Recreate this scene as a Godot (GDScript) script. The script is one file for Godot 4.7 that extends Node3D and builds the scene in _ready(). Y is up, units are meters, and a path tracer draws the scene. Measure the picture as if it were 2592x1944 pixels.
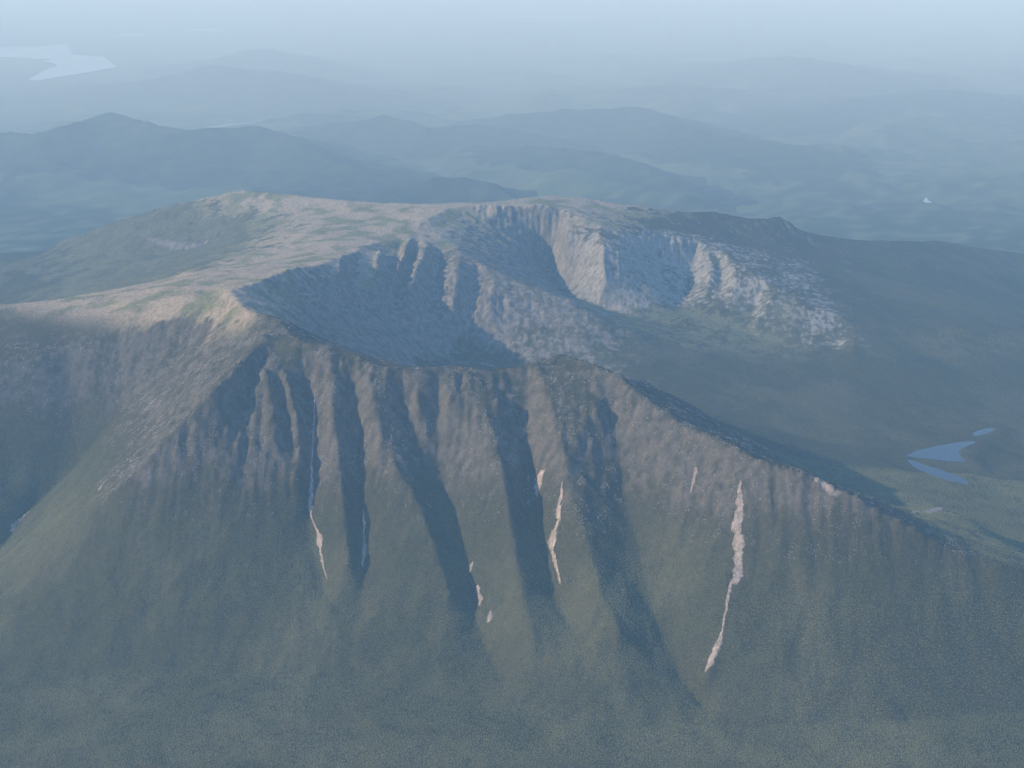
extends Node3D
# A hazy summer-afternoon view from a light aircraft over a high mountain massif: a jagged knife-edge crest,
# two glacial basins behind it, tundra tablelands, forested aprons, lower mountains and lakes fading into haze.
# Metres; y is height above sea level; the aircraft is over the origin and looks along -z.

const EYE := 3265.0          # height of the camera
const PITCH := 0.31428       # camera tilt below the horizon, radians
const FOCAL := 3430.0        # lens, in pixels of the 2592 x 1944 photograph

const SUN_TURN := 14.0      # degrees from due left towards the viewer
const SUN_HEIGHT := 26.0
const HAZE := 0.000026

# massif height field
const X0 := -4800.0
const Z0 := -13200.0
const SPAN_X := 9600.0
const SPAN_Z := 10000.0
const CELL := 12.5
const POND := 747.0
const NX := 769
const NZ := 801

var height := PackedFloat32Array()
var rough_noise := FastNoiseLite.new()
var broad_noise := FastNoiseLite.new()
var patch_noise := FastNoiseLite.new()
var ridge_noise := FastNoiseLite.new()
var fine_noise := FastNoiseLite.new()
var lake_spots: Array[Vector3] = []   # x, z and reach of each far lake
var rng := RandomNumberGenerator.new()
var earth: StandardMaterial3D
var started := 0


func _ready() -> void:
	started = Time.get_ticks_msec()
	rng.seed = 20240817
	setup_noise()
	make_camera_and_light()
	find_lakes()
	build_massif_heights()
	say("heights")
	build_mountain()
	say("mountain")
	build_slides()
	build_boulders()
	build_forest()
	say("slides and forest")
	build_lowland()
	build_far_mountains()
	build_lakes()
	build_lowland_haze()
	say("beyond")


func say(what: String) -> void:
	print(what, " ", (Time.get_ticks_msec() - started) / 1000.0, " s")


func setup_noise() -> void:
	for pair in [[rough_noise, 11, 1.0 / 160.0, 4], [broad_noise, 23, 1.0 / 1500.0, 4], [patch_noise, 37, 1.0 / 260.0, 5], [ridge_noise, 53, 1.0 / 120.0, 4], [fine_noise, 71, 1.0 / 45.0, 3]]:
		var n: FastNoiseLite = pair[0]
		n.noise_type = FastNoiseLite.TYPE_SIMPLEX_SMOOTH
		n.seed = pair[1]
		n.frequency = pair[2]
		n.fractal_type = FastNoiseLite.FRACTAL_FBM
		n.fractal_octaves = pair[3]
	ridge_noise.fractal_type = FastNoiseLite.FRACTAL_RIDGED


func make_camera_and_light() -> void:
	var cam := Camera3D.new()
	cam.name = "camera"
	cam.position = Vector3(0, EYE, 0)
	cam.rotation = Vector3(-PITCH, 0, 0)
	cam.fov = rad_to_deg(2.0 * atan(972.0 / FOCAL))
	cam.near = 5.0
	cam.far = 400000.0
	add_child(cam)
	cam.current = true

	var sky_material := ProceduralSkyMaterial.new()
	sky_material.sky_top_color = Color(0.38, 0.54, 0.80)
	sky_material.sky_horizon_color = Color(0.79, 0.85, 0.93)
	sky_material.sky_curve = 0.2
	sky_material.ground_bottom_color = Color(0.30, 0.38, 0.45)
	sky_material.ground_horizon_color = Color(0.79, 0.85, 0.93)
	sky_material.sun_angle_max = 1.0
	var sky := Sky.new()
	sky.sky_material = sky_material
	var env := Environment.new()
	env.background_mode = Environment.BG_SKY
	env.sky = sky
	env.background_energy_multiplier = 1.0
	env.tonemap_mode = Environment.TONE_MAPPER_LINEAR
	env.tonemap_exposure = 2.46
	env.fog_enabled = HAZE > 0.0
	env.fog_density = HAZE
	env.fog_light_color = Color(0.66, 0.87, 1.0)
	env.volumetric_fog_enabled = true
	env.volumetric_fog_density = 0.0
	env.sdfgi_enabled = true
	env.ssao_enabled = true
	env.ssil_enabled = true
	var world := WorldEnvironment.new()
	world.name = "world_environment"
	world.environment = env
	add_child(world)

	var sun := DirectionalLight3D.new()
	sun.name = "sun"
	sun.light_color = Color(1.0, 0.90, 0.74)
	sun.light_energy = 1.3
	sun.light_angular_distance = 0.5
	sun.shadow_enabled = true
	var toward := Vector3(-cos(deg_to_rad(SUN_TURN)), 0.0, sin(deg_to_rad(SUN_TURN))) * cos(deg_to_rad(SUN_HEIGHT)) + Vector3(0, sin(deg_to_rad(SUN_HEIGHT)), 0)
	sun.look_at_from_position(toward * 1000.0, Vector3.ZERO, Vector3.UP)
	add_child(sun)


# ---------------------------------------------------------------- positions

func sight(px: float, py: float) -> Vector3:
	var x := (px - 1296.0) / FOCAL
	var y := (972.0 - py) / FOCAL
	return Vector3(x, y * cos(PITCH) - sin(PITCH), -cos(PITCH) - y * sin(PITCH))


func spot(px: float, py: float, elevation: float) -> Vector3:
	# where the line of sight through a point of the photograph meets that height above sea level
	var d := sight(px, py)
	return Vector3(0, EYE, 0) + d * ((elevation - EYE) / d.y)


func spots(flat: Array) -> PackedVector3Array:
	var out := PackedVector3Array()
	for i in range(0, flat.size(), 3):
		out.append(spot(flat[i], flat[i + 1], flat[i + 2]))
	return out


func flat_country(x: float, z: float) -> float:
	# the lowland around the mountains, without its hills
	var d := Vector2(x, z + 7500.0).length() / 8000.0
	return 300.0 + 170.0 * exp(-d * d) + 55.0 * broad_noise.get_noise_2d(x * 0.5, z * 0.5) + 14.0 * rough_noise.get_noise_2d(x * 0.2, z * 0.2)


func plain(x: float, z: float) -> float:
	var h := flat_country(x, z)
	var rise: float = maxf(0.0, broad_noise.get_noise_2d(x * 0.45 + 9000.0, z * 0.45)) * 330.0 + absf(broad_noise.get_noise_2d(x * 1.3, z * 1.3 - 5000.0)) * 130.0 + ridge_noise.get_noise_2d(x * 0.14, z * 0.14) * 24.0
	rise *= smoothstep(-13000.0, -15500.0, z) * smoothstep(-75000.0, -45000.0, z)
	for l in lake_spots:
		rise *= smoothstep(l.z * 0.9, l.z * 2.4, Vector2(x - l.x, z - l.y).length())
	return h + rise


func find_lakes() -> void:
	for row in lake_outlines():
		var mid := Vector2.ZERO
		var shape := lake_shape(row)
		for p in shape:
			mid += p / shape.size()
		var reach := 0.0
		for p in shape:
			reach = maxf(reach, mid.distance_to(p))
		lake_spots.append(Vector3(mid.x, mid.y, reach))


func ground_at(x: float, z: float) -> float:
	var fx: float = clampf((x - X0) / CELL, 0.0, NX - 1.001)
	var fz: float = clampf((z - Z0) / CELL, 0.0, NZ - 1.001)
	var i := int(fx)
	var j := int(fz)
	fx -= i
	fz -= j
	var k := j * NX + i
	return lerpf(lerpf(height[k], height[k + 1], fx), lerpf(height[k + NX], height[k + NX + 1], fx), fz)


func land(px: float, py: float) -> Vector3:
	# where the line of sight through a point of the photograph meets the massif
	var d := sight(px, py)
	var p := Vector3(0, EYE, 0) + d * 3300.0
	var step := d * 20.0
	for n in 700:
		p += step
		if p.y <= ground_at(p.x, p.z):
			for m in 5:
				step *= 0.5
				if p.y <= ground_at(p.x, p.z):
					p -= step
				else:
					p += step
			return p
	return p


# ---------------------------------------------------------------- the massif

func main_lines() -> Array:
	# crests, rims, basin floors and valley lines: photograph x, y and height above sea level
	return [
		# tableland, far edge, then its near rim
		spots([-250, 800, 1370, -200, 795, 1380, 0, 774, 1400, 217, 750, 1440, 338, 735, 1480, 458, 724, 1530, 555, 723, 1580, 588, 737, 1606]),
		spots([-200, 905, 1360, 0, 872, 1370, 145, 838, 1400, 241, 806, 1440, 338, 772, 1500, 410, 752, 1540, 500, 742, 1575]),
		# main summit to the south peak, then the knife edge
		spots([588, 737, 1606, 603, 766, 1590, 632, 787, 1575, 675, 798, 1580, 707, 812, 1590]),
		spots([707, 812, 1590, 735, 845, 1570, 760, 862, 1560, 795, 872, 1550, 830, 880, 1545, 880, 890, 1525, 926, 913, 1500, 950, 928, 1490, 985, 934, 1480, 1040, 938, 1470, 1100, 937, 1465, 1145, 925, 1470, 1180, 931, 1462, 1230, 938, 1450, 1280, 932, 1452, 1330, 931, 1455, 1362, 913, 1472, 1380, 908, 1478, 1396, 916, 1475, 1402, 905, 1484, 1417, 898, 1490]),
		# the long ridge falling right from the eastern peak
		spots([1417, 898, 1490, 1475, 911, 1484, 1551, 946, 1466, 1604, 990, 1419, 1674, 1037, 1378, 1732, 1078, 1344, 1785, 1098, 1340, 1861, 1130, 1328, 1919, 1160, 1308, 1972, 1177, 1298, 2018, 1195, 1282, 2077, 1218, 1258, 2141, 1253, 1220, 2211, 1285, 1180, 2281, 1320, 1135, 2351, 1358, 1085, 2421, 1387, 1045, 2497, 1414, 1005, 2592, 1443, 960, 2750, 1500, 850, 2900, 1560, 740]),
		# rim of the great basin, round to the middle ridge
		spots([588, 737, 1606, 649, 712, 1585, 726, 685, 1540, 789, 674, 1500, 844, 654, 1470, 898, 640, 1450, 916, 622, 1445, 975, 606, 1430, 1020, 597, 1422, 1065, 590, 1412, 1092, 581, 1410]),
		# the middle ridge between the basins
		spots([1060, 568, 1430, 1092, 581, 1410, 1110, 595, 1395, 1155, 631, 1350, 1223, 672, 1290, 1291, 703, 1235, 1336, 721, 1200, 1404, 744, 1160, 1440, 758, 1135, 1454, 771, 1110, 1498, 798, 1065, 1568, 823, 1010, 1647, 863, 930, 1717, 893, 880, 1787, 922, 840]),
		# rim of the north basin and the rocky spur beyond it
		spots([1060, 568, 1435, 1084, 552, 1450, 1130, 528, 1465, 1175, 519, 1465, 1218, 518, 1460, 1309, 523, 1440, 1419, 529, 1420, 1449, 544, 1395, 1518, 567, 1355, 1623, 581, 1300, 1697, 596, 1240, 1762, 614, 1185, 1800, 622, 1165, 1831, 634, 1150, 1906, 689, 1085, 1971, 729, 1030, 2045, 768, 975, 2120, 798, 930, 2195, 838, 872, 2244, 903, 810]),
		# far edge of the tablelands
		spots([150, 610, 1000, 293, 562, 1150, 410, 527, 1280, 527, 501, 1380, 609, 481, 1440, 732, 492, 1440, 849, 505, 1440, 967, 516, 1440, 1084, 513, 1462, 1218, 514, 1455, 1324, 502, 1440, 1399, 496, 1430, 1498, 503, 1400, 1573, 515, 1370, 1647, 527, 1340, 1747, 535, 1300, 1817, 536, 1280, 1896, 555, 1220, 1950, 556, 1200, 1970, 551, 1205, 1990, 562, 1180, 2017, 582, 1130, 2095, 600, 1060, 2175, 609, 1000, 2292, 613, 930, 2380, 607, 900, 2468, 627, 850, 2592, 640, 800, 2750, 660, 740]),
		# inside the tablelands
		spots([640, 690, 1530, 560, 690, 1510, 470, 690, 1470]),
		spots([860, 610, 1425, 760, 590, 1400, 700, 600, 1380]),
		spots([1000, 570, 1430, 900, 560, 1410, 800, 555, 1400]),
		# left back basin: foot of the small cirque and the slopes below
		spots([330, 640, 1080, 420, 650, 1080, 500, 632, 1130, 560, 600, 1210]),
		spots([0, 690, 900, 150, 690, 950, 300, 690, 1050, 420, 690, 1200]),
		spots([-300, 700, 760, 0, 640, 740, 150, 640, 850]),
		# floor of the great basin (mostly hidden) and its outlet
		PackedVector3Array([Vector3(-760, 1060, -6650), Vector3(-620, 960, -7000), Vector3(-520, 915, -7500), Vector3(-330, 900, -7850), Vector3(0, 890, -7800), Vector3(400, 860, -7500), Vector3(800, 820, -7200), Vector3(1250, 780, -6950), Vector3(1700, 752, -6720)]),
		PackedVector3Array([Vector3(-200, 960, -6550), Vector3(150, 910, -6600)]),
		PackedVector3Array([Vector3(2150, 720, -5700), Vector3(2600, 680, -5500)]),
		# foot of the shaded back of the eastern ridge
		spots([1551, 944, 1400, 1627, 968, 1300, 1709, 1009, 1130, 1797, 1052, 1030, 1884, 1105, 950, 1960, 1140, 870, 2030, 1175, 830, 2106, 1210, 800, 2164, 1257, 800, 2240, 1296, 780]),
		spots([1900, 940, 800, 2050, 1000, 775, 2250, 1050, 755, 2450, 1060, 745, 2700, 1100, 720]),
		# buttress and ravine in the wall of the north basin
		spots([1518, 567, 1355, 1522, 600, 1320, 1528, 640, 1250, 1530, 680, 1168, 1527, 725, 1070, 1515, 765, 985]),
		spots([1440, 550, 1385, 1436, 600, 1285, 1436, 640, 1190, 1438, 680, 1095, 1440, 720, 1010]),
		spots([1757, 640, 1115, 1752, 694, 1000, 1737, 745, 930, 1715, 785, 890]),
		# wooded knob behind the end of the eastern ridge
		spots([2300, 1312, 800, 2345, 1303, 870, 2392, 1300, 900, 2439, 1311, 880, 2527, 1352, 800, 2592, 1393, 740, 2700, 1440, 700]),
		# floor of the north basin
		spots([1380, 690, 985, 1449, 762, 965, 1560, 795, 915, 1697, 828, 875, 1886, 880, 828, 2045, 930, 798, 2200, 965, 775]),
		# foot of the bright wall
		spots([1760, 808, 880, 1800, 815, 876, 1900, 845, 852, 2000, 880, 826, 2120, 925, 798]),
		# north-east flanks
		spots([1850, 590, 1165, 2000, 650, 1040, 2150, 720, 930, 2300, 790, 850]),
		spots([2050, 620, 1040, 2250, 690, 900, 2450, 760, 820, 2650, 800, 760]),
		spots([2300, 880, 790, 2380, 915, 740, 2540, 990, 710, 2700, 1040, 690]),
		spots([2380, 850, 830, 2450, 830, 850, 2540, 830, 830, 2650, 850, 800]),
		# spur falling left from the south peak, and the ravine on its far side
		spots([707, 812, 1592, 675, 846, 1570, 622, 909, 1520, 584, 952, 1480, 540, 995, 1430, 480, 1055, 1350, 400, 1135, 1245, 320, 1215, 1125, 230, 1305, 985, 130, 1400, 835, 0, 1510, 680]),
		spots([470, 880, 1375, 400, 950, 1265, 313, 1040, 1115, 250, 1113, 985, 193, 1181, 880, 130, 1242, 785, 72, 1297, 710, 0, 1393, 615, -100, 1500, 540]),
		spots([-100, 935, 1300, 0, 915, 1325, 145, 880, 1360, 241, 850, 1395, 338, 820, 1445, 410, 805, 1480, 500, 795, 1515]),
		# apron at the foot of the front
		spots([-100, 1700, 545, 400, 1690, 560, 900, 1720, 555, 1300, 1790, 535, 1790, 1850, 520, 2200, 1830, 525, 2700, 1800, 520]),
		spots([-200, 1950, 480, 600, 1950, 490, 1300, 1960, 480, 2000, 1960, 485, 2800, 1950, 475]),
	]


func stamp(lines: Array, cell: float, nx: int, nz: int, field: PackedFloat32Array, fixed: PackedByteArray) -> void:
	for line: PackedVector3Array in lines:
		for i in line.size() - 1:
			var a := line[i]
			var b := line[i + 1]
			var n := int(ceil(Vector2(b.x - a.x, b.z - a.z).length() / (cell * 0.6))) + 1
			for k in n + 1:
				var p := a.lerp(b, float(k) / n)
				var ix := roundi((p.x - X0) / cell)
				var iz := roundi((p.z - Z0) / cell)
				if ix > 0 and iz > 0 and ix < nx - 1 and iz < nz - 1:
					field[iz * nx + ix] = p.y
					fixed[iz * nx + ix] = 1


func relax(field: PackedFloat32Array, fixed: PackedByteArray, nx: int, nz: int, rounds: int, over: float) -> void:
	var q := over * 0.25
	var keep := 1.0 - over
	for r in rounds:
		for j in range(1, nz - 1):
			var k := j * nx + 1
			for i in range(1, nx - 1):
				if fixed[k] == 0:
					field[k] = field[k] * keep + q * (field[k - 1] + field[k + 1] + field[k - nx] + field[k + nx])
				k += 1


func stretch(lines: Array, edge: bool, last_rounds: int) -> PackedFloat32Array:
	# a skin stretched over the lines, solved from coarse to fine
	var field := PackedFloat32Array()
	var old_nx := 0
	var old_nz := 0
	for level in [[100.0, 400], [50.0, 120], [25.0, 45], [12.5, last_rounds]]:
		var cell: float = level[0]
		var nx := int(SPAN_X / cell) + 1
		var nz := int(SPAN_Z / cell) + 1
		var next := PackedFloat32Array()
		next.resize(nx * nz)
		var fixed := PackedByteArray()
		fixed.resize(nx * nz)
		if old_nx > 0:
			for j in nz:
				var j0 := mini(j >> 1, old_nz - 1)
				var j1 := mini((j + 1) >> 1, old_nz - 1)
				for i in nx:
					var i0 := i >> 1
					var i1 := (i + 1) >> 1
					next[j * nx + i] = 0.25 * (field[j0 * old_nx + i0] + field[j0 * old_nx + i1] + field[j1 * old_nx + i0] + field[j1 * old_nx + i1])
		else:
			next.fill(700.0 if edge else 0.0)
		for j in nz:
			for i in ([0, nx - 1] if j > 0 and j < nz - 1 else range(nx)):
				next[j * nx + i] = plain(X0 + i * cell, Z0 + j * cell) if edge else 0.0
		stamp(lines, cell, nx, nz, next, fixed)
		relax(next, fixed, nx, nz, level[1], 1.75 if old_nx == 0 else 1.6)
		field = next
		old_nx = nx
		old_nz = nz
	return field


func relief_lines() -> Array:
	# ribs (+) and gullies (-) of the faces: x, y of an enlarged view of the photograph and metres out of the face
	var out := []
	var front := [
		[160, 60, -12, 80, 160, -26, 50, 280, -28, 60, 420, -22, 90, 580, -8],
		[130, 160, 4, 160, 240, 16, 185, 330, 20, 190, 450, 14, 200, 560, 0],
		[190, 90, 5, 250, 230, 22, 275, 320, 26, 300, 420, 22, 310, 530, 10, 320, 620, 0],
		[460, 40, 8, 470, 150, 25, 500, 300, 35, 490, 450, 35, 520, 600, 25, 540, 800, 18, 560, 1000, 10, 570, 1150, 0],
		[650, 130, 5, 665, 200, 20, 690, 330, 28, 710, 450, 32, 740, 560, 32, 800, 680, 30, 900, 850, 26, 980, 1000, 22, 1030, 1150, 16, 1080, 1320, 6],
		[890, 180, 6, 915, 280, 16, 935, 360, 8],
		[1110, 180, 8, 1105, 280, 20, 1080, 360, 15],
		[1190, 190, 8, 1205, 300, 25, 1260, 420, 35, 1310, 560, 42, 1340, 700, 42, 1370, 850, 38, 1400, 1000, 32, 1430, 1200, 24, 1470, 1400, 14, 1510, 1560, 4],
		[1250, 150, 5, 1300, 280, 18, 1330, 380, 14],
		[1530, 140, 8, 1570, 290, 28, 1610, 450, 38, 1650, 600, 44, 1680, 760, 44, 1730, 950, 42, 1790, 1150, 36, 1860, 1350, 28, 1950, 1540, 16],
		[1760, 200, 5, 1810, 300, 15, 1835, 410, 10],
		[215, 160, -8, 235, 300, -18, 260, 430, -18, 290, 560, -10, 300, 700, 0],
		[350, 110, -8, 365, 250, -28, 390, 350, -35, 390, 500, -42, 385, 650, -45, 378, 850, -46, 400, 980, -44, 425, 1120, -36, 460, 1240, -24, 500, 1380, -8],
		[590, 160, -5, 615, 320, -28, 625, 430, -35, 620, 560, -40, 605, 700, -42, 635, 880, -42, 645, 1000, -40, 640, 1150, -32, 645, 1350, -18, 660, 1480, -4],
		[870, 200, -12, 880, 330, -24, 930, 480, -30, 985, 650, -36, 1040, 790, -46],
		[1330, 250, -6, 1370, 380, -6, 1430, 520, -16, 1470, 640, -34],
		[1030, 200, -10, 1035, 400, -35, 1050, 600, -52, 1085, 800, -60, 1135, 1000, -62, 1180, 1150, -58, 1230, 1320, -50, 1285, 1480, -46, 1340, 1620, -34, 1400, 1760, -16],
		[1120, 200, -5, 1125, 270, -8],
		[1490, 170, -10, 1490, 300, -30, 1480, 450, -44, 1485, 600, -54, 1505, 780, -60, 1560, 940, -60, 1605, 1100, -55, 1640, 1230, -46, 1700, 1360, -34, 1790, 1500, -16],
		[1900, 260, -10, 1940, 400, -35, 1970, 550, -50, 1990, 680, -58, 2030, 830, -64, 2075, 980, -66, 2115, 1150, -64, 2170, 1330, -64, 2290, 1600, -58, 2390, 1760, -42, 2470, 1900, -16],
	]
	for l in front:
		var line := relief(l, 592.0 if l[l.size() / 2 - (l.size() / 2) % 3 + 2] < -20 else 600.0, 850.0, 2.011, 1.7)
		for i in line.size() - 1:
			line[i].y -= 8.0 if i == 0 else 28.0
		out.append(line)
	var great_basin := [
		[810, 330, 4, 790, 460, 14, 780, 560, 4],
		[1010, 320, 4, 1000, 430, 14, 990, 560, 4],
		[1190, 230, 4, 1170, 330, 18, 1130, 420, 18, 1060, 560, 4],
		[1280, 240, 4, 1250, 400, 20, 1180, 560, 16, 1150, 680, 4],
		[1470, 320, 4, 1450, 450, 18, 1440, 600, 14, 1400, 700, 2],
		[1660, 430, 4, 1640, 600, 14, 1620, 700, 2],
		[900, 300, -4, 880, 420, -14, 870, 600, -4],
		[1140, 240, -4, 1110, 380, -16, 1030, 560, -4],
		[1220, 230, -4, 1200, 330, -18, 1120, 480, -16, 1070, 600, -4],
		[1360, 280, -4, 1330, 450, -18, 1290, 620, -14, 1250, 760, -4],
		[1560, 390, -4, 1530, 550, -14, 1500, 700, -4],
	]
	for l in great_basin:
		out.append(relief(l, 500.0, 500.0, 2.212, 2.5))
	var north_basin := [
		[560, 150, 2, 570, 250, 12, 560, 350, 14],
		[330, 110, 2, 350, 220, 8, 360, 330, 8],
		[720, 180, 2, 745, 320, 24, 760, 420, 18],
		[900, 210, -6, 950, 320, -16, 960, 440, -18],
		[1180, 320, 8, 1170, 400, 12, 1150, 480, 6],
		[1200, 300, 6, 1215, 420, 22, 1190, 540, 16],
		[1240, 330, -6, 1260, 440, -16, 1250, 520, -8],
		[1320, 380, 6, 1330, 480, 20, 1300, 590, 8],
		[1460, 480, -5, 1420, 570, -18, 1380, 640, -14],
		[1530, 520, 5, 1500, 610, 16, 1450, 680, 6],
		[1850, 690, -4, 1840, 780, -16, 1830, 830, -4],
		[1940, 730, 4, 1930, 830, 14, 1900, 900, 4],
	]
	for l in north_basin:
		out.append(relief(l, 1200.0, 480.0, 2.011, 1.6))
	var left_face := [
		[300, 480, -5, 340, 650, -25, 360, 850, -30, 380, 1050, -25, 390, 1200, 0],
		[590, 420, -5, 610, 600, -20, 620, 800, -22, 600, 950, 0],
		[480, 450, 5, 500, 650, 18, 510, 850, 20, 480, 1050, 0],
		[200, 520, 5, 230, 700, 15, 260, 950, 15, 280, 1200, 0],
		[960, 790, -6, 800, 950, -10, 640, 1060, -8, 500, 1140, 0],
		[1000, 830, 5, 820, 990, 6, 660, 1100, 4],
	]
	for l in left_face:
		out.append(relief(l, 0.0, 600.0, 2.073, 1.0))
	out.append(relief([1884, 1177, -3, 1875, 1224, -12, 1864, 1305, -20, 1855, 1393, -22, 1834, 1477, -22, 1840, 1547, -20, 1822, 1617, -18, 1790, 1690, -12], 0.0, 0.0, 1.0, 1.0))
	return out


func relief(flat: Array, ox: float, oy: float, zoom: float, strength: float) -> PackedVector3Array:
	var out := PackedVector3Array()
	for i in range(0, flat.size(), 3):
		var p := land(ox + flat[i] / zoom, oy + flat[i + 1] / zoom)
		out.append(Vector3(p.x, flat[i + 2] * strength, p.z))
	return out


func level_lines(lines: Array) -> Array:
	# the same lines at height 0: relief fades out where it meets them
	var out := []
	for line: PackedVector3Array in lines:
		var copy := PackedVector3Array()
		for p in line:
			copy.append(Vector3(p.x, 0.0, p.z))
		out.append(copy)
	return out


func blur(field: PackedFloat32Array, share: float) -> PackedFloat32Array:
	var out := field.duplicate()
	for j in range(1, NZ - 1):
		var k := j * NX + 1
		for i in range(1, NX - 1):
			var mean := 0.125 * (field[k - 1] + field[k + 1] + field[k - NX] + field[k + NX]) + 0.0625 * (field[k - NX - 1] + field[k - NX + 1] + field[k + NX - 1] + field[k + NX + 1]) + 0.25 * field[k]
			out[k] = lerpf(field[k], mean, share)
			k += 1
	return out


func build_massif_heights() -> void:
	var lines := main_lines()
	height = blur(stretch(lines, true, 12), 0.3)
	say("skin")
	var detail := relief_lines()
	var bends := stretch(level_lines(lines) + detail, false, 6)
	say("relief")
	bends = blur(bends, 0.3)
	for j in NZ:
		for i in NX:
			var k := j * NX + i
			height[k] += bends[k]
	roughen()
	say("roughen")
	var before := height.duplicate()
	erode(45000)
	# the western shoulder is a smooth, rounded slope
	for pass_number in 8:
		var old := height.duplicate()
		for j in range(int((-6850.0 - Z0) / CELL), int((-5900.0 - Z0) / CELL)):
			for i in range(int((-3300.0 - X0) / CELL), int((-1650.0 - X0) / CELL)):
				var k := j * NX + i
				var share := smoothstep(-1650.0, -1850.0, X0 + i * CELL) * smoothstep(-6850.0, -6700.0, Z0 + j * CELL) * smoothstep(-5900.0, -6050.0, Z0 + j * CELL)
				height[k] = lerpf(old[k], 0.125 * (old[k - 1] + old[k + 1] + old[k - NX] + old[k + NX]) + 0.125 * (old[k - 2] + old[k + 2] + old[k - 2 * NX] + old[k + 2 * NX]), share)
	# the wooded lower front is smoother than the bare upper faces
	for k in height.size():
		var front := smoothstep(-6500.0, -6100.0, Z0 + CELL * (k / NX))
		if front > 0.0:
			height[k] = lerpf(height[k], before[k], front * (1.0 - smoothstep(800.0, 1150.0, before[k])) * 0.85)
	say("erode")
	height = blur(height, 0.12)
	sharpen_crest(lines)
	sink_ponds()


func pond_outlines() -> Array:
	# tarns on the valley floor behind the eastern ridge, traced in an enlarged view of the photograph
	return [
		["pond", [1695, 522, 1740, 500, 1830, 478, 1920, 462, 1990, 455, 2005, 462, 1950, 485, 1928, 502, 1940, 525, 1965, 545, 1900, 546, 1820, 536, 1740, 528], "broad blue pond beyond the long eastern ridge"],
		["pond", [1700, 535, 1735, 540, 1790, 562, 1850, 580, 1930, 608, 1975, 632, 1965, 645, 1880, 628, 1800, 600, 1735, 570], "narrow curved blue pond beside the broad pond"],
		["pond", [1985, 425, 2010, 410, 2050, 400, 2085, 402, 2070, 418, 2030, 430, 2000, 435], "small pond up the valley from the broad pond"],
	]


func pond_shape(flat: Array) -> PackedVector2Array:
	var out := PackedVector2Array()
	for i in range(0, flat.size(), 2):
		var p := spot(1300.0 + flat[i] / 1.712, 850.0 + flat[i + 1] / 1.712, POND)
		out.append(Vector2(p.x, p.z))
	return out


func sharpen_crest(lines: Array) -> void:
	# broken teeth along the knife edge
	for line: PackedVector3Array in [lines[2], lines[3], lines[4].slice(0, 6)]:
		for i in line.size() - 1:
			var n := int(line[i].distance_to(line[i + 1]) / 5.0) + 1
			for k in n:
				var p := line[i].lerp(line[i + 1], float(k) / n)
				var at := roundi((p.z - Z0) / CELL) * NX + roundi((p.x - X0) / CELL)
				height[at] = maxf(height[at], p.y + 15.0 * fine_noise.get_noise_2d(p.x * 1.5, p.z * 1.5))


func sink_ponds() -> void:
	for row in pond_outlines():
		var shape := pond_shape(row[1])
		var lo := shape[0]
		var hi := shape[0]
		var mid := Vector2.ZERO
		for p in shape:
			lo = lo.min(p)
			hi = hi.max(p)
			mid += p / shape.size()
		for j in range(maxi(1, int((lo.y - 150.0 - Z0) / CELL)), mini(NZ - 1, int((hi.y + 150.0 - Z0) / CELL))):
			for i in range(maxi(1, int((lo.x - 150.0 - X0) / CELL)), mini(NX - 1, int((hi.x + 150.0 - X0) / CELL))):
				var p := Vector2(X0 + i * CELL, Z0 + j * CELL)
				var k := j * NX + i
				if Geometry2D.is_point_in_polygon(p, shape):
					height[k] = POND - 4.0
				else:
					var away := INF
					for n in shape.size():
						away = minf(away, p.distance_to(Geometry2D.get_closest_point_to_segment(p, shape[n], shape[(n + 1) % shape.size()])))
					if away < 150.0 and height[k] != POND - 4.0:
						height[k] = lerpf(POND + 1.0 + away * 0.02, height[k], smoothstep(10.0, 150.0, away))


func roughen() -> void:
	var base := height.duplicate()
	for j in range(1, NZ - 1):
		var z := Z0 + j * CELL
		for i in range(1, NX - 1):
			var k := j * NX + i
			var x := X0 + i * CELL
			var gx := (base[k + 1] - base[k - 1]) / (2.0 * CELL)
			var gz := (base[k + NX] - base[k - NX]) / (2.0 * CELL)
			var steep: float = minf(sqrt(gx * gx + gz * gz), 1.0)
			var rim: float = minf(1.0, 12.0 * minf(minf(i, NX - 1 - i), minf(j, NZ - 1 - j)) / 400.0)
			var high: float = smoothstep(800.0, 1200.0, base[k])
			var down: float = absf(gz) / (absf(gx) + absf(gz) + 0.001)
			var wob := rough_noise.get_noise_2d(x * 0.7 + 50.0, z * 0.7) * 40.0
			var runnel := lerpf(ridge_noise.get_noise_2d((x * 0.25 + wob), z * 1.5), ridge_noise.get_noise_2d(x * 1.5, (z * 0.25 + wob)), smoothstep(0.3, 0.7, down))
			var low: float = smoothstep(-6000.0, -5400.0, z) * smoothstep(900.0, 650.0, base[k])
			height[k] = base[k] + rim * (low * (9.0 * patch_noise.get_noise_2d(x * 0.35 + z * 0.15, z * 1.0) + 12.0 * rough_noise.get_noise_2d(x * 0.3, z * 0.7)) + runnel * (28.0 if z < -6900.0 else (3.0 if x < -1500.0 else 21.0)) * smoothstep(0.25, 0.7, steep) * smoothstep(900.0, 1250.0, base[k]) + rough_noise.get_noise_2d(x, z) * (4.0 + 12.0 * steep) + ridge_noise.get_noise_2d(x, z) * (1.5 + 6.0 * steep * high) + broad_noise.get_noise_2d(x * 2.0, z * 2.0) * 14.0)


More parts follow.
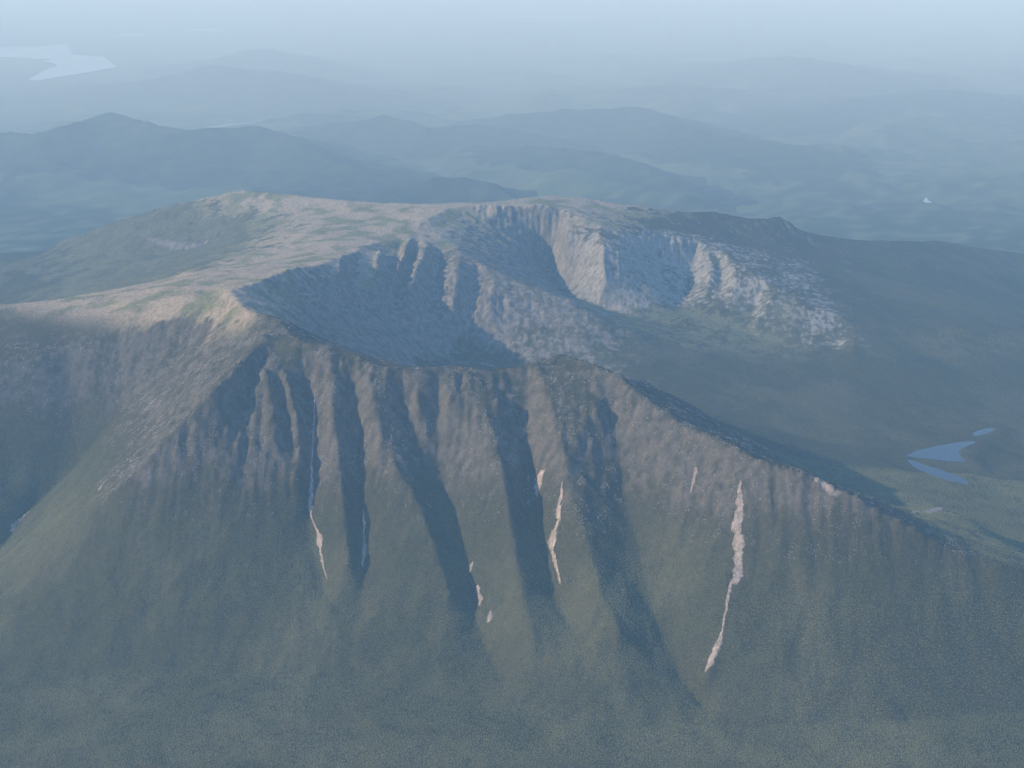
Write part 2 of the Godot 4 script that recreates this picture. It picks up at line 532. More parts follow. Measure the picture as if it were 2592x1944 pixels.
func erode(drops: int) -> void:
	# rain: each drop runs downhill, picks up earth where it is fast and drops it where it slows
	var h := height
	for n in drops:
		var x := rng.randf_range(4.0, NX - 5.0)
		var z := rng.randf_range(4.0, NZ - 5.0)
		var dx := 0.0
		var dz := 0.0
		var silt := 0.0
		var speed := 1.0
		var water := 1.0
		for s in 64:
			var i := int(x)
			var j := int(z)
			var k := j * NX + i
			var u := x - i
			var v := z - j
			var a := h[k]
			var b := h[k + 1]
			var c := h[k + NX]
			var d := h[k + NX + 1]
			var gx := (b - a) * (1.0 - v) + (d - c) * v
			var gz := (c - a) * (1.0 - u) + (d - b) * u
			dx = dx * 0.25 - gx * 0.75
			dz = dz * 0.25 - gz * 0.75
			var l := sqrt(dx * dx + dz * dz)
			if l < 0.05:
				break
			dx /= l
			dz /= l
			x += dx
			z += dz
			if x < 3.0 or z < 3.0 or x > NX - 4.0 or z > NZ - 4.0:
				break
			var here := a * (1.0 - u) * (1.0 - v) + b * u * (1.0 - v) + c * (1.0 - u) * v + d * u * v
			var i2 := int(x)
			var j2 := int(z)
			var k2 := j2 * NX + i2
			var u2 := x - i2
			var v2 := z - j2
			var there := h[k2] * (1.0 - u2) * (1.0 - v2) + h[k2 + 1] * u2 * (1.0 - v2) + h[k2 + NX] * (1.0 - u2) * v2 + h[k2 + NX + 1] * u2 * v2
			var fall := here - there
			var can: float = maxf(fall, 0.05) * speed * water * 0.55
			var change := 0.0
			if fall < 0.0:
				change = minf(silt, -fall)
			elif silt > can:
				change = (silt - can) * 0.25
			else:
				change = -minf((can - silt) * 0.22, fall)
			silt -= change
			h[k] += change * (1.0 - u) * (1.0 - v)
			h[k + 1] += change * u * (1.0 - v)
			h[k + NX] += change * (1.0 - u) * v
			h[k + NX + 1] += change * u * v
			speed = sqrt(maxf(0.0, speed * speed * 0.9 + fall * 0.15))
			water *= 0.975
	height = h


func cover(p: Vector3, n: Vector3) -> Color:
	# what grows or lies there (linear base colours)
	var a := patch_noise.get_noise_2d(p.x, p.z)
	var b := rough_noise.get_noise_2d(p.x * 2.3 + 900.0, p.z * 2.3)
	var c := broad_noise.get_noise_2d(p.x * 1.7, p.z * 1.7 + 4000.0)
	var steep := 1.0 - n.y
	var front := smoothstep(-7200.0, -6300.0, p.z)
	var grain := b * 0.6 + fine_noise.get_noise_2d(p.x, p.z) * 0.6
	# seams running down the faces
	var seam := lerpf(ridge_noise.get_noise_2d(p.x * 0.5, p.z * 3.0), ridge_noise.get_noise_2d(p.x * 3.0, p.z * 0.5), smoothstep(-0.3, 0.3, absf(n.z) - absf(n.x)))
	# conifers, with paler stands of birch
	var col := Color(0.060, 0.060, 0.034).lerp(Color(0.084, 0.082, 0.046), smoothstep(-0.15, 0.35, c + 0.5 * a + 0.3 * grain))
	# stunted scrub above the tree line
	var e := p.y + 110.0 * a + 60.0 * grain
	col = col.lerp(Color(0.070, 0.066, 0.040), smoothstep(-50.0, 50.0, e - lerpf(960.0, 1040.0, front)))
	# grassy western slopes below the tablelands
	col = col.lerp(Color(0.135, 0.138, 0.078), smoothstep(-7000.0, -7300.0, p.z) * smoothstep(-1000.0, -1300.0, p.x) * smoothstep(-60.0, 60.0, e - 960.0) * (0.55 + 0.45 * smoothstep(-0.2, 0.2, a + grain)))
	# bare broken rock on the steep high faces
	var wall := smoothstep(330.0, 560.0, p.x) * smoothstep(2350.0, 2100.0, p.x) * smoothstep(-8000.0, -8300.0, p.z) * smoothstep(-10050.0, -9750.0, p.z)
	wall = maxf(wall, 0.5 * smoothstep(2500.0, 2700.0, p.x) * smoothstep(-7500.0, -7700.0, p.z) * smoothstep(-8700.0, -8500.0, p.z))
	var bowl := smoothstep(-6300.0, -6500.0, p.z) * smoothstep(-1500.0, -1400.0, p.x) * smoothstep(900.0, 600.0, p.x) * (1.0 - wall)
	col = col.lerp(Color(0.135, 0.125, 0.096), 0.7 * bowl * smoothstep(-80.0, 80.0, e - 980.0))
	var bare := smoothstep(0.0, 0.14, grain * 0.35 + a * 0.2 + seam * 0.25 + steep - lerpf(lerpf(0.22, 0.10, wall), 0.08, bowl)) * smoothstep(-60.0, 60.0, e - lerpf(lerpf(930.0, 815.0, wall), 1150.0, front))
	var stone := Color(0.090, 0.080, 0.062).lerp(Color(0.130, 0.115, 0.092), smoothstep(-0.2, 0.4, grain + seam * 0.4))
	stone = stone.lerp(Color(0.150, 0.130, 0.104).lerp(Color(0.230, 0.203, 0.166), smoothstep(-0.2, 0.4, grain + seam * 0.4)), bowl)
	stone = stone.lerp(Color(0.165, 0.152, 0.118).lerp(Color(0.29, 0.265, 0.222), smoothstep(-0.2, 0.35, seam * 0.6 + grain * 0.5)), wall)
	col = col.lerp(Color(0.125, 0.120, 0.082), 0.75 * wall * smoothstep(0.03, 0.10, steep))
	col = col.lerp(stone, bare)
	# pale meadow and bog on the floor of the north basin
	col = col.lerp(Color(0.135, 0.135, 0.072), smoothstep(0.12, 0.06, steep) * smoothstep(300.0, 600.0, p.x) * smoothstep(2000.0, 1700.0, p.x) * smoothstep(-8000.0, -8150.0, p.z) * smoothstep(-9000.0, -8850.0, p.z) * smoothstep(-0.15, 0.1, grain + a))
	# open heath, sedge and gravel on the wide flat tops
	var top := maxf(smoothstep(-1090.0, -1220.0, p.x + 0.35 * (p.z + 6400.0)) * smoothstep(-5950.0, -6300.0, p.z - 0.6 * (p.x + 1200.0)), smoothstep(-8900.0, -9100.0, p.z + 0.4 * (p.x + 500.0)))
	var heath := smoothstep(-30.0, 30.0, e - 1330.0 - 800.0 * maxf(0.0, steep - 0.08)) * top
	return col.lerp(Color(0.35, 0.283, 0.192).lerp(Color(0.19, 0.186, 0.098), smoothstep(-0.12, 0.4, a - 0.4 * c + 0.1 * grain)), heath)


func build_mountain() -> void:
	var verts := PackedVector3Array()
	var normals := PackedVector3Array()
	var colors := PackedColorArray()
	var index := PackedInt32Array()
	verts.resize(NX * NZ)
	normals.resize(NX * NZ)
	colors.resize(NX * NZ)
	for j in NZ:
		for i in NX:
			var k := j * NX + i
			verts[k] = Vector3(X0 + i * CELL, height[k], Z0 + j * CELL)
			var l := k - 1 if i > 0 else k
			var r := k + 1 if i < NX - 1 else k
			var u := k - NX if j > 0 else k
			var d := k + NX if j < NZ - 1 else k
			normals[k] = Vector3(height[l] - height[r], CELL * 2.0, height[u] - height[d]).normalized()
			colors[k] = cover(verts[k], normals[k])
	index.resize((NX - 1) * (NZ - 1) * 6)
	var at := 0
	for j in NZ - 1:
		for i in NX - 1:
			var k := j * NX + i
			index[at] = k
			index[at + 1] = k + 1
			index[at + 2] = k + NX
			index[at + 3] = k + 1
			index[at + 4] = k + NX + 1
			index[at + 5] = k + NX
			at += 6
	var arrays := []
	arrays.resize(Mesh.ARRAY_MAX)
	arrays[Mesh.ARRAY_VERTEX] = verts
	arrays[Mesh.ARRAY_NORMAL] = normals
	arrays[Mesh.ARRAY_COLOR] = colors
	arrays[Mesh.ARRAY_INDEX] = index
	var mesh := ArrayMesh.new()
	mesh.add_surface_from_arrays(Mesh.PRIMITIVE_TRIANGLES, arrays)
	var m := earth_material()
	mesh.surface_set_material(0, m)
	var o := MeshInstance3D.new()
	o.name = "mountain"
	o.mesh = mesh
	o.set_meta("kind", "structure")
	o.set_meta("label", "high bare massif with a jagged knife-edge crest, gullied front and two basins behind")
	add_child(o)


# ---------------------------------------------------------------- the country beyond

func lines_outward(inner: float, step: float, outer: float, growth: float) -> PackedFloat32Array:
	# grid lines from 0 out to `outer`, evenly spaced at first and then wider and wider
	var out := PackedFloat32Array([0.0])
	var at := 0.0
	while at < outer:
		at += step
		if at > inner:
			step *= growth
		out.append(at)
	return out


func sheet(called: String, xs: PackedFloat32Array, zs: PackedFloat32Array, heights: Callable, colours: Callable, material: Material) -> MeshInstance3D:
	var nx := xs.size()
	var nz := zs.size()
	var verts := PackedVector3Array()
	var normals := PackedVector3Array()
	var colors := PackedColorArray()
	verts.resize(nx * nz)
	normals.resize(nx * nz)
	colors.resize(nx * nz)
	for j in nz:
		for i in nx:
			verts[j * nx + i] = Vector3(xs[i], heights.call(xs[i], zs[j]), zs[j])
	for j in nz:
		for i in nx:
			var k := j * nx + i
			var along := verts[k + 1 if i < nx - 1 else k] - verts[k - 1 if i > 0 else k]
			var across := verts[k + nx if j < nz - 1 else k] - verts[k - nx if j > 0 else k]
			normals[k] = across.cross(along).normalized()
			colors[k] = colours.call(verts[k], normals[k])
	return commit(called, verts, normals, colors, nx, nz, material)


func commit(called: String, verts: PackedVector3Array, normals: PackedVector3Array, colors: PackedColorArray, nx: int, nz: int, material: Material) -> MeshInstance3D:
	var index := PackedInt32Array()
	index.resize((nx - 1) * (nz - 1) * 6)
	var at := 0
	for j in nz - 1:
		for i in nx - 1:
			var k := j * nx + i
			index[at] = k
			index[at + 1] = k + 1
			index[at + 2] = k + nx
			index[at + 3] = k + 1
			index[at + 4] = k + nx + 1
			index[at + 5] = k + nx
			at += 6
	var arrays := []
	arrays.resize(Mesh.ARRAY_MAX)
	arrays[Mesh.ARRAY_VERTEX] = verts
	arrays[Mesh.ARRAY_NORMAL] = normals
	arrays[Mesh.ARRAY_COLOR] = colors
	arrays[Mesh.ARRAY_INDEX] = index
	var mesh := ArrayMesh.new()
	mesh.add_surface_from_arrays(Mesh.PRIMITIVE_TRIANGLES, arrays)
	mesh.surface_set_material(0, material)
	var o := MeshInstance3D.new()
	o.name = called
	o.mesh = mesh
	o.set_meta("kind", "structure")
	add_child(o, true)
	return o


func earth_material() -> StandardMaterial3D:
	# grain of tree crowns and broken stone: mottled colour and relief, repeated every 700 m
	if earth:
		return earth
	var n := FastNoiseLite.new()
	n.seed = 5
	n.noise_type = FastNoiseLite.TYPE_SIMPLEX_SMOOTH
	n.frequency = 1.0 / 40.0
	n.fractal_octaves = 4
	var mottle := n.get_seamless_image(1024, 1024)
	n.seed = 6
	n.frequency = 1.0 / 14.0
	n.fractal_octaves = 3
	var relief_image := n.get_seamless_image(1024, 1024)
	var tint := Image.create(1024, 1024, true, Image.FORMAT_RGB8)
	for y in 1024:
		for x in 1024:
			var v := 0.58 + 0.6 * (0.6 * mottle.get_pixel(x, y).r + 0.4 * relief_image.get_pixel(x, y).r - 0.25)
			v = clampf(v, 0.3, 1.0)
			tint.set_pixel(x, y, Color(v, v, v))
	tint.generate_mipmaps()
	relief_image.convert(Image.FORMAT_RGBA8)
	relief_image.bump_map_to_normal_map(5.0)
	relief_image.generate_mipmaps()
	earth = StandardMaterial3D.new()
	earth.vertex_color_use_as_albedo = true
	earth.albedo_color = Color(1.0, 1.0, 1.0)
	earth.roughness = 1.0
	earth.metallic_specular = 0.1
	earth.uv1_triplanar = true
	earth.uv1_world_triplanar = true
	earth.uv1_scale = Vector3.ONE / 700.0
	earth.albedo_texture = ImageTexture.create_from_image(tint)
	earth.normal_enabled = true
	earth.normal_texture = ImageTexture.create_from_image(relief_image)
	earth.normal_scale = 0.6
	return earth


func lowland_height(x: float, z: float) -> float:
	var h := plain(x, z)
	if x > X0 + 30.0 and x < X0 + SPAN_X - 30.0 and z > Z0 + 30.0 and z < Z0 + SPAN_Z - 30.0:
		h -= 150.0
	return h


func lowland_cover(p: Vector3, _n: Vector3) -> Color:
	var a := broad_noise.get_noise_2d(p.x * 0.35 + 700.0, p.z * 0.35)
	var b := patch_noise.get_noise_2d(p.x * 0.7, p.z * 0.7)
	var col := Color(0.064, 0.072, 0.038).lerp(Color(0.112, 0.122, 0.058), smoothstep(-0.1, 0.25, a + 0.6 * b))
	# bogs and old clearings
	return col.lerp(Color(0.18, 0.19, 0.095), 0.6 * smoothstep(0.22, 0.34, b - 0.5 * a))


func upland_cover(p: Vector3, _n: Vector3) -> Color:
	# unbroken spruce on the far mountains
	var b := patch_noise.get_noise_2d(p.x * 0.7, p.z * 0.7)
	return Color(0.036, 0.042, 0.024).lerp(Color(0.060, 0.066, 0.034), smoothstep(-0.1, 0.3, b))


func build_lowland() -> void:
	var half := lines_outward(6000.0, 150.0, 90000.0, 1.035)
	var xs := PackedFloat32Array()
	for i in range(half.size() - 1, 0, -1):
		xs.append(-half[i])
	xs.append_array(half)
	var depth := lines_outward(16000.0, 150.0, 150000.0, 1.02)
	var zs := PackedFloat32Array()
	for i in range(depth.size() - 1, -1, -1):
		zs.append(1000.0 - depth[i])
	# the lines that bound the massif
	for edge in [X0, X0 + SPAN_X]:
		if xs.find(edge) < 0:
			xs.append(edge)
	for edge in [Z0, Z0 + SPAN_Z]:
		if zs.find(edge) < 0:
			zs.append(edge)
	xs.sort()
	zs.sort()
	var o := sheet("ground", xs, zs, lowland_height, lowland_cover, earth_material())
	o.set_meta("label", "wooded lowland plain fading into the haze")


# crest of each distant mountain: photograph x, y and height above sea level; then how far its flanks reach
func build_far_mountains() -> void:
	far_mountain([-200, 335, 760, 0, 338, 800, 110, 336, 840, 175, 318, 900, 230, 295, 960, 281, 285, 990, 310, 293, 970, 400, 318, 910, 480, 328, 880, 560, 325, 860, 640, 319, 850, 700, 335, 800, 760, 362, 740, 850, 405, 640, 930, 440, 560], 1900.0, "broad blue mountain with a pointed top left of the massif")
	far_mountain([380, 205, 520, 470, 185, 640, 539, 164, 760, 600, 175, 740, 690, 180, 700, 780, 200, 620, 860, 225, 520, 930, 255, 400], 2600.0, "hazy double-shouldered mountain beyond the pointed one")
	far_mountain([560, 150, 560, 620, 130, 700, 674, 123, 740, 730, 137, 660, 800, 165, 520], 2600.0, "faint rounded mountain rising behind the double-shouldered one")
	far_mountain([820, 335, 520, 890, 312, 640, 972, 291, 740, 1010, 302, 700, 1080, 325, 620, 1140, 320, 610, 1201, 316, 620, 1300, 330, 580, 1400, 350, 520], 1500.0, "low hazy mountain directly behind the tablelands")
	far_mountain([1250, 300, 560, 1340, 288, 640, 1413, 279, 700, 1500, 275, 740, 1600, 269, 760, 1660, 285, 720, 1735, 328, 640, 1850, 350, 600, 1958, 375, 540, 2050, 420, 440], 1900.0, "long hazy mountain crest behind the north basin")
	far_mountain([1330, 370, 640, 1450, 380, 640, 1560, 395, 620, 1640, 425, 560, 1720, 465, 490, 1800, 506, 430], 1100.0, "dark wooded spur behind the north basin rim")
	far_mountain([1000, 480, 560, 1080, 455, 640, 1166, 447, 680, 1230, 460, 640, 1300, 500, 540], 900.0, "small dark wooded hill just behind the tablelands")
	far_mountain([700, 300, 460, 780, 287, 540, 850, 290, 530, 900, 305, 460], 1100.0, "faint low hill behind the pointed mountain")
	far_mountain([1850, 165, 560, 1920, 148, 680, 1990, 143, 740, 2060, 150, 720, 2150, 175, 640, 2250, 200, 560], 3000.0, "very faint broad mountain near the horizon")
	far_mountain([2000, 300, 420, 2120, 268, 500, 2250, 245, 560, 2330, 232, 610, 2400, 228, 630, 2480, 240, 600, 2592, 265, 560, 2750, 290, 520], 2600.0, "wide faint mountain past the valley ponds")
	far_mountain([1600, 225, 480, 1700, 212, 540, 1790, 220, 520, 1900, 240, 430], 1700.0, "faint low mountain on the plain near the horizon")


func far_mountain(flat: Array, reach: float, label: String) -> void:
	var crest := spots(flat)
	var lo := Vector2(INF, INF)
	var hi := -lo
	for p in crest:
		lo = lo.min(Vector2(p.x, p.z))
		hi = hi.max(Vector2(p.x, p.z))
	lo -= Vector2.ONE * reach * 1.15
	hi += Vector2.ONE * reach * 1.15
	var cell: float = maxf((hi.x - lo.x) / 150.0, 40.0)
	var xs := PackedFloat32Array()
	var zs := PackedFloat32Array()
	for i in int((hi.x - lo.x) / cell) + 1:
		xs.append(lo.x + i * cell)
	for j in int((hi.y - lo.y) / cell) + 1:
		zs.append(lo.y + j * cell)
	var rise := func(x: float, z: float) -> float:
		var floor_here := plain(x, z)
		var best := -40.0
		var warp := 1.0 + 0.35 * broad_noise.get_noise_2d(x * 0.9, z * 0.9 + 900.0)
		for i in crest.size() - 1:
			var a := Vector2(crest[i].x, crest[i].z)
			var b := Vector2(crest[i + 1].x, crest[i + 1].z)
			var t: float = clampf((Vector2(x, z) - a).dot(b - a) / maxf((b - a).length_squared(), 1.0), 0.0, 1.0)
			var d := Vector2(x, z).distance_to(a.lerp(b, t)) / (reach * warp)
			if d < 1.0:
				var top := lerpf(crest[i].y, crest[i + 1].y, t) - floor_here
				best = maxf(best, (top + 40.0) * (1.0 - d) * (1.0 - 0.45 * d) - 40.0)
		return floor_here + best + (rough_noise.get_noise_2d(x * 0.25, z * 0.25) * 45.0 + ridge_noise.get_noise_2d(x * 0.12, z * 0.12) * 45.0) * clampf(best / 250.0, 0.0, 1.0) * 0.7
	var o := sheet("hill" if reach < 1200.0 else "mountain", xs, zs, rise, upland_cover, earth_material())
	o.set_meta("label", label)


func pool(called: String, outline: PackedVector2Array, level: float, material: Material, label: String) -> void:
	var st := SurfaceTool.new()
	st.begin(Mesh.PRIMITIVE_TRIANGLES)
	var tris := Geometry2D.triangulate_polygon(outline)
	for t in range(0, tris.size(), 3):
		var a := outline[tris[t]]
		var b := outline[tris[t + 1]]
		var c := outline[tris[t + 2]]
		for q: Vector2 in ([a, b, c] if (b - a).cross(c - a) > 0.0 else [a, c, b]):
			st.set_normal(Vector3.UP)
			st.add_vertex(Vector3(q.x, level, q.y))
	var o := MeshInstance3D.new()
	o.name = called
	o.mesh = st.commit()
	o.material_override = material
	o.set_meta("kind", "structure")
	o.set_meta("label", label)
	add_child(o, true)


func far_shape(flat: Array, ox: float, oy: float, zoom: float, level: float) -> PackedVector2Array:
	var out := PackedVector2Array()
	for i in range(0, flat.size(), 2):
		var p := spot(ox + flat[i] / zoom, oy + flat[i + 1] / zoom, level)
		out.append(Vector2(p.x, p.z))
	return out


func build_lakes() -> void:
	var water := StandardMaterial3D.new()
	water.albedo_color = Color(0.05, 0.09, 0.12)
	water.roughness = 0.2
	water.metallic_specular = 0.3
	var open_water := water.duplicate()
	open_water.roughness = 0.08
	open_water.metallic_specular = 0.7
	for row in pond_outlines():
		pool(row[0], pond_shape(row[1]), POND, water, row[2])
	for row in lake_outlines():
		pool("lake", lake_shape(row), lake_level(row), water if row[4].begins_with("thin") else open_water, row[4])


func lake_outlines() -> Array:
	return [
		[[-60, 200, 150, 203, 290, 190, 312, 235, 450, 245, 505, 288, 420, 305, 330, 320, 160, 347, 120, 345, 160, 322, 200, 300, 250, 284, 225, 270, 120, 250, -60, 243], 0.0, 0.0, 1.707, "large pale lake with a wooded point, far out on the plain"],
		[[490, 152, 560, 142, 640, 147, 600, 156, 530, 158], 0.0, 0.0, 1.707, "small pale lake beyond the large one"],
		[[790, 128, 870, 124, 960, 126, 965, 136, 880, 138, 800, 136], 0.0, 0.0, 1.707, "narrow pale lake on the far plain, past the double mountain"],
		[[300, -4, 500, 3, 660, 8, 820, 16, 815, 30, 650, 20, 480, 10, 290, 4], 0.0, 0.0, 1.707, "long thin lake close under the horizon"],
		[[900, 549, 980, 537, 1085, 527, 1075, 531, 990, 542, 910, 553], 0.0, 0.0, 1.707, "thin lake seen over the saddle of the nearest far mountain"],
		[[1775, 868, 1790, 850, 1800, 866, 1818, 876, 1797, 884], 1296.0, 0.0, 1.707, "bright small pond on the valley floor beyond the mountain"],
		[[0, 62, 150, 68, 390, 76, 380, 84, 140, 76, 0, 70], 1296.0, 0.0, 1.707, "faint sliver of a lake under the horizon"],
	]


func lake_level(row: Array) -> float:
	var level := 0.0
	for n in 2:
		var most := 0.0
		for p in far_shape(row[0], row[1], row[2], row[3], level if n > 0 else 350.0):
			most = maxf(most, flat_country(p.x, p.y))
		level = most + 2.0
	return level


func lake_shape(row: Array) -> PackedVector2Array:
	return far_shape(row[0], row[1], row[2], row[3], lake_level(row))


# ---------------------------------------------------------------- slides and forest

func build_slides() -> void:
	# pale gravel tracks torn through the scrub: photograph x, y and width along each one
	var gravel := StandardMaterial3D.new()
	gravel.vertex_color_use_as_albedo = true
	gravel.albedo_color = Color.WHITE
	gravel.albedo_texture = earth_material().albedo_texture
	gravel.uv1_triplanar = true
	gravel.uv1_world_triplanar = true
	gravel.uv1_scale = Vector3.ONE / 260.0
	gravel.normal_enabled = true
	gravel.normal_texture = earth_material().normal_texture
	gravel.roughness = 1.0
	gravel.metallic_specular = 0.1
	slide([797, 1000, 3, 795, 1050, 4, 792, 1120, 5, 789, 1180, 6, 790, 1218, 9, 787, 1250, 13, 785, 1280, 12, 787, 1304, 4, 796, 1330, 3, 805, 1350, 6, 808, 1362, 15, 809, 1385, 11, 813, 1410, 7, 818, 1434, 4, 828, 1466, 2], gravel, "long narrow pale slide track below the south peak")
	slide([919, 1290, 3, 922, 1325, 8, 921, 1352, 4, 922, 1374, 7, 923, 1393, 13, 920, 1413, 9, 917, 1436, 3], gravel, "pale gravel streak low in the second gully")
	slide([1198, 1422, 4, 1193, 1433, 10, 1190, 1448, 4], gravel, "topmost of three pale gravel spots in the central gully")
	slide([1209, 1482, 7, 1212, 1503, 10, 1216, 1517, 12, 1213, 1533, 5], gravel, "middle of three pale gravel spots in the central gully")
	slide([1242, 1546, 7, 1239, 1561, 13, 1236, 1576, 6], gravel, "lowest of three pale gravel spots in the central gully")
	slide([1361, 1203, 24, 1365, 1215, 28, 1362, 1235, 17, 1360, 1260, 3], gravel, "wedge of pale gravel pointing down beside the forked slide")
	slide([1423, 1220, 3, 1419, 1255, 9, 1413, 1285, 12, 1416, 1312, 10, 1408, 1335, 13, 1400, 1350, 22, 1398, 1370, 18, 1398, 1397, 8, 1402, 1420, 9, 1410, 1440, 6, 1418, 1478, 3], gravel, "ragged pale slide, widest half way down, under the east peak")
	slide([1875, 1216, 6, 1873, 1240, 12, 1870, 1265, 18, 1868, 1295, 22, 1868, 1320, 25, 1866, 1350, 27, 1869, 1385, 33, 1870, 1410, 28, 1867, 1421, 20, 1867, 1445, 29, 1862, 1464, 24, 1850, 1476, 7, 1843, 1510, 9, 1838, 1540, 9, 1834, 1562, 5, 1829, 1592, 5, 1820, 1625, 17, 1808, 1655, 19, 1795, 1685, 18, 1784, 1699, 5], gravel, "long pale slide scar on the flank of the eastern ridge, broad above and thin below")
	slide([1762, 1184, 10, 1757, 1210, 9, 1752, 1230, 6, 1748, 1248, 3], gravel, "short pale streak left of the broad slide scar, up the slope")
	slide([26, 1346, 10, 34, 1333, 13, 44, 1320, 7, 72, 1296, 3], gravel, "pale gravel patch in the deep side ravine")
	slide([250, 1242, 9, 258, 1228, 6, 270, 1215, 3], gravel, "small pale scar on the smooth spur")
	slide([372, 603, 10, 400, 612, 26, 430, 620, 34, 470, 626, 34, 505, 620, 18, 530, 608, 8], gravel, "pale scree apron under the small far cirque", Color(0.21, 0.19, 0.16))
	slide([2062, 1213, 6, 2080, 1222, 14, 2105, 1238, 16, 2128, 1252, 6], gravel, "bare pale rock along the crest of the eastern ridge", Color(0.30, 0.255, 0.215))
	slide([2310, 1299, 8, 2350, 1295, 22, 2382, 1286, 16], gravel, "pale gravel bar on the valley floor behind the eastern ridge")


func slide(flat: Array, material: Material, label: String, stone := Color(0.42, 0.345, 0.285)) -> void:
	# a strip draped over the ground, ragged at both edges
	var marks := PackedVector3Array()
	var widths := PackedFloat32Array()
	for i in range(0, flat.size(), 3):
		var p := land(flat[i], flat[i + 1])
		marks.append(p)
		widths.append(flat[i + 2] * p.distance_to(Vector3(0, EYE, 0)) / FOCAL)
	var st := SurfaceTool.new()
	st.begin(Mesh.PRIMITIVE_TRIANGLES)
	const ACROSS := 8
	var rows := 0
	for i in marks.size() - 1:
		var a := marks[i]
		var b := marks[i + 1]
		var n := maxi(2, int(a.distance_to(b) / 4.0))
		for k in range(0 if i == 0 else 1, n + 1):
			var t := float(k) / n
			var c := a.lerp(b, t)
			var w := lerpf(widths[i], widths[i + 1], t) * 0.5
			var l := w * (0.95 + 0.9 * fine_noise.get_noise_2d(c.x * 2.0, c.z * 1.3 + 31.0))
			var r := w * (0.95 + 0.9 * fine_noise.get_noise_2d(c.x * 2.0 + 400.0, c.z * 1.3))
			var side := Vector2(b.z - a.z, a.x - b.x).normalized()
			for m in ACROSS + 1:
				var off := lerpf(-l, r, float(m) / ACROSS)
				var x := c.x + side.x * off
				var z := c.z + side.y * off
				var e := ground_at(x, z)
				var nx := ground_at(x - 8.0, z) - ground_at(x + 8.0, z)
				var nz := ground_at(x, z - 8.0) - ground_at(x, z + 8.0)
				var tone := 0.92 + 0.5 * fine_noise.get_noise_2d(x * 3.0, z * 3.0) + 0.3 * patch_noise.get_noise_2d(x * 4.0, z * 4.0)
				var inset := 1.0 - absf(m * 2.0 / ACROSS - 1.0)
				# loose stones thin out into the scrub along both edges
				st.set_color((stone * tone).lerp(Color(0.105, 0.095, 0.066), 0.8 * (1.0 - smoothstep(0.0, 0.4, inset + 0.5 * fine_noise.get_noise_2d(x * 4.0 + 90.0, z * 4.0)))))
				st.set_normal(Vector3(nx, 16.0, nz).normalized())
				st.add_vertex(Vector3(x, e + lerpf(-0.6, 2.2, minf(1.0, inset * 4.0)) + 0.8 * rough_noise.get_noise_2d(x * 9.0, z * 9.0), z))
			rows += 1
	for j in rows - 1:
		for m in ACROSS:
			var k := j * (ACROSS + 1) + m
			for v in [k, k + 1, k + ACROSS + 1, k + 1, k + ACROSS + 2, k + ACROSS + 1]:
				st.add_index(v)
	var o := MeshInstance3D.new()
	o.name = "rock_slide"
	o.mesh = st.commit()
	o.material_override = material
	o.set_meta("kind", "structure")
	o.set_meta("label", label)
	add_child(o, true)


func build_boulders() -> void:
	# loose blocks strewn over the high front and the ridge crests
	var st := SurfaceTool.new()
	st.begin(Mesh.PRIMITIVE_TRIANGLES)
	var ring := [Vector3(0.5, 0.1, 0.1), Vector3(0.1, -0.1, 0.5), Vector3(-0.55, 0.05, 0.05), Vector3(-0.05, 0.15, -0.45)]
	for k in 4:
		st.add_vertex(ring[k])
		st.add_vertex(Vector3(0.08, 0.5, -0.05))
		st.add_vertex(ring[(k + 1) % 4])
	st.generate_normals()
	var rock := StandardMaterial3D.new()
	rock.vertex_color_use_as_albedo = true
	rock.roughness = 1.0
	rock.metallic_specular = 0.1
	st.set_material(rock)
	var places: Array[Transform3D] = []
	var tints := PackedColorArray()
	for n in 260000:
		var x := rng.randf_range(-2700.0, 2100.0)
		var z := rng.randf_range(-6500.0, -4500.0)
		var y := ground_at(x, z)
		if y < 1000.0 or ground_at(x, z + 25.0) > y + 4.0:
			continue
		var cluster := fine_noise.get_noise_2d(x * 0.8 + 77.0, z * 0.8) + 0.7 * patch_noise.get_noise_2d(x + 555.0, z)
		if cluster < 0.12 + rng.randf() * 0.5 - smoothstep(1000.0, 1300.0, y) * 0.12:
			continue
		var wide := rng.randf_range(2.5, 6.0)
		places.append(Transform3D(Basis(Vector3.UP, rng.randf() * TAU).scaled(Vector3(wide, rng.randf_range(2.0, 4.5), wide * rng.randf_range(0.7, 1.4))), Vector3(x, y, z)))
		tints.append(Color(0.185, 0.165, 0.14) * rng.randf_range(0.75, 1.45))
	print("boulders ", places.size())
	var many := MultiMesh.new()
	many.transform_format = MultiMesh.TRANSFORM_3D
	many.use_colors = true
	many.mesh = st.commit()
	many.instance_count = places.size()
	for i in places.size():
		many.set_instance_transform(i, places[i])
		many.set_instance_color(i, tints[i])
	var o := MultiMeshInstance3D.new()
	o.name = "boulders"
	o.multimesh = many
	o.set_meta("kind", "stuff")
	o.set_meta("label", "grey boulders strewn over the high front slopes")
	o.set_meta("category", "boulders")
	add_child(o)


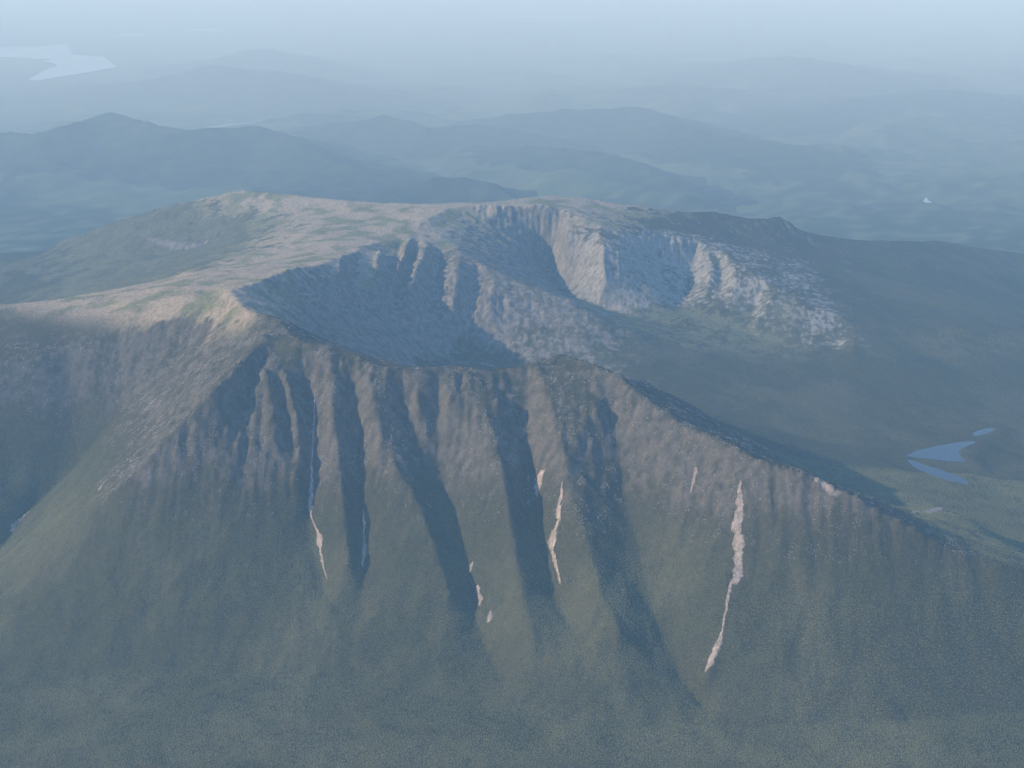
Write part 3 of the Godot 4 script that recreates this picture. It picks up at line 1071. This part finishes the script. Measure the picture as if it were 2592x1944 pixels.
func build_forest() -> void:
	# spruce and fir on the near slopes; the trees farther off are too small to tell apart
	var st := SurfaceTool.new()
	st.begin(Mesh.PRIMITIVE_TRIANGLES)
	for tier in [[0.0, 0.62, 0.5], [0.34, 1.0, 0.34]]:
		for k in 5:
			var a: float = TAU * k / 5.0 + tier[0]
			var b: float = TAU * (k + 1) / 5.0 + tier[0]
			st.add_vertex(Vector3(cos(a) * tier[2], tier[0], sin(a) * tier[2]))
			st.add_vertex(Vector3(0.0, tier[1], 0.0))
			st.add_vertex(Vector3(cos(b) * tier[2], tier[0], sin(b) * tier[2]))
	st.generate_normals()
	var needles := StandardMaterial3D.new()
	needles.vertex_color_use_as_albedo = true
	needles.roughness = 1.0
	needles.metallic_specular = 0.1
	st.set_material(needles)
	var places: Array[Transform3D] = []
	var tints := PackedColorArray()
	var z := -6300.0
	while z < -3600.0:
		var half := -z * 0.42 + 150.0
		var x := -half
		while x < half:
			var px := x + rng.randf_range(-3.0, 3.0)
			var pz := z + rng.randf_range(-3.0, 3.0)
			x += 6.0
			var y := ground_at(px, pz)
			var a := patch_noise.get_noise_2d(px, pz)
			if y + 110.0 * a + 60.0 * fine_noise.get_noise_2d(px, pz) > 1030.0 + rng.randf_range(-90.0, 60.0):
				continue
			if rng.randf() > 0.80 + 0.9 * patch_noise.get_noise_2d(px * 1.6 + 300.0, pz * 1.6):
				continue
			var tall := rng.randf_range(2.6, 4.6)
			var wide := rng.randf_range(4.2, 6.6) * clampf((1250.0 - y) / 400.0, 0.6, 1.0)
			places.append(Transform3D(Basis(Vector3.UP, rng.randf() * TAU).scaled(Vector3(wide, tall, wide)), Vector3(px, y - 0.5, pz)))
			var c := broad_noise.get_noise_2d(px * 1.7, pz * 1.7 + 4000.0)
			var col := Color(0.074, 0.076, 0.034).lerp(Color(0.102, 0.102, 0.046), smoothstep(-0.15, 0.35, c + 0.5 * a) * 0.8 + rng.randf() * 0.25)
			tints.append(col * rng.randf_range(0.88, 1.15))
		z += 6.0
	var many := MultiMesh.new()
	many.transform_format = MultiMesh.TRANSFORM_3D
	many.use_colors = true
	many.mesh = st.commit()
	many.instance_count = places.size()
	for i in places.size():
		many.set_instance_transform(i, places[i])
		many.set_instance_color(i, tints[i])
	print("trees ", places.size())
	var o := MultiMeshInstance3D.new()
	o.name = "forest"
	o.multimesh = many
	o.set_meta("kind", "stuff")
	o.set_meta("label", "olive green conifer forest covering the lower slopes")
	o.set_meta("category", "forest")
	add_child(o)


func build_lowland_haze() -> void:
	# paler, dustier air lying over the plain beyond the mountain
	var m := FogMaterial.new()
	m.density = 0.000034
	m.albedo = Color(0.96, 0.92, 0.74)
	var f := FogVolume.new()
	f.name = "haze"
	f.shape = RenderingServer.FOG_VOLUME_SHAPE_BOX
	f.size = Vector3(180000.0, 3050.0, 134000.0)
	f.position = Vector3(0.0, 1675.0, -13500.0 - 67000.0)
	f.material = m
	f.set_meta("kind", "stuff")
	add_child(f)
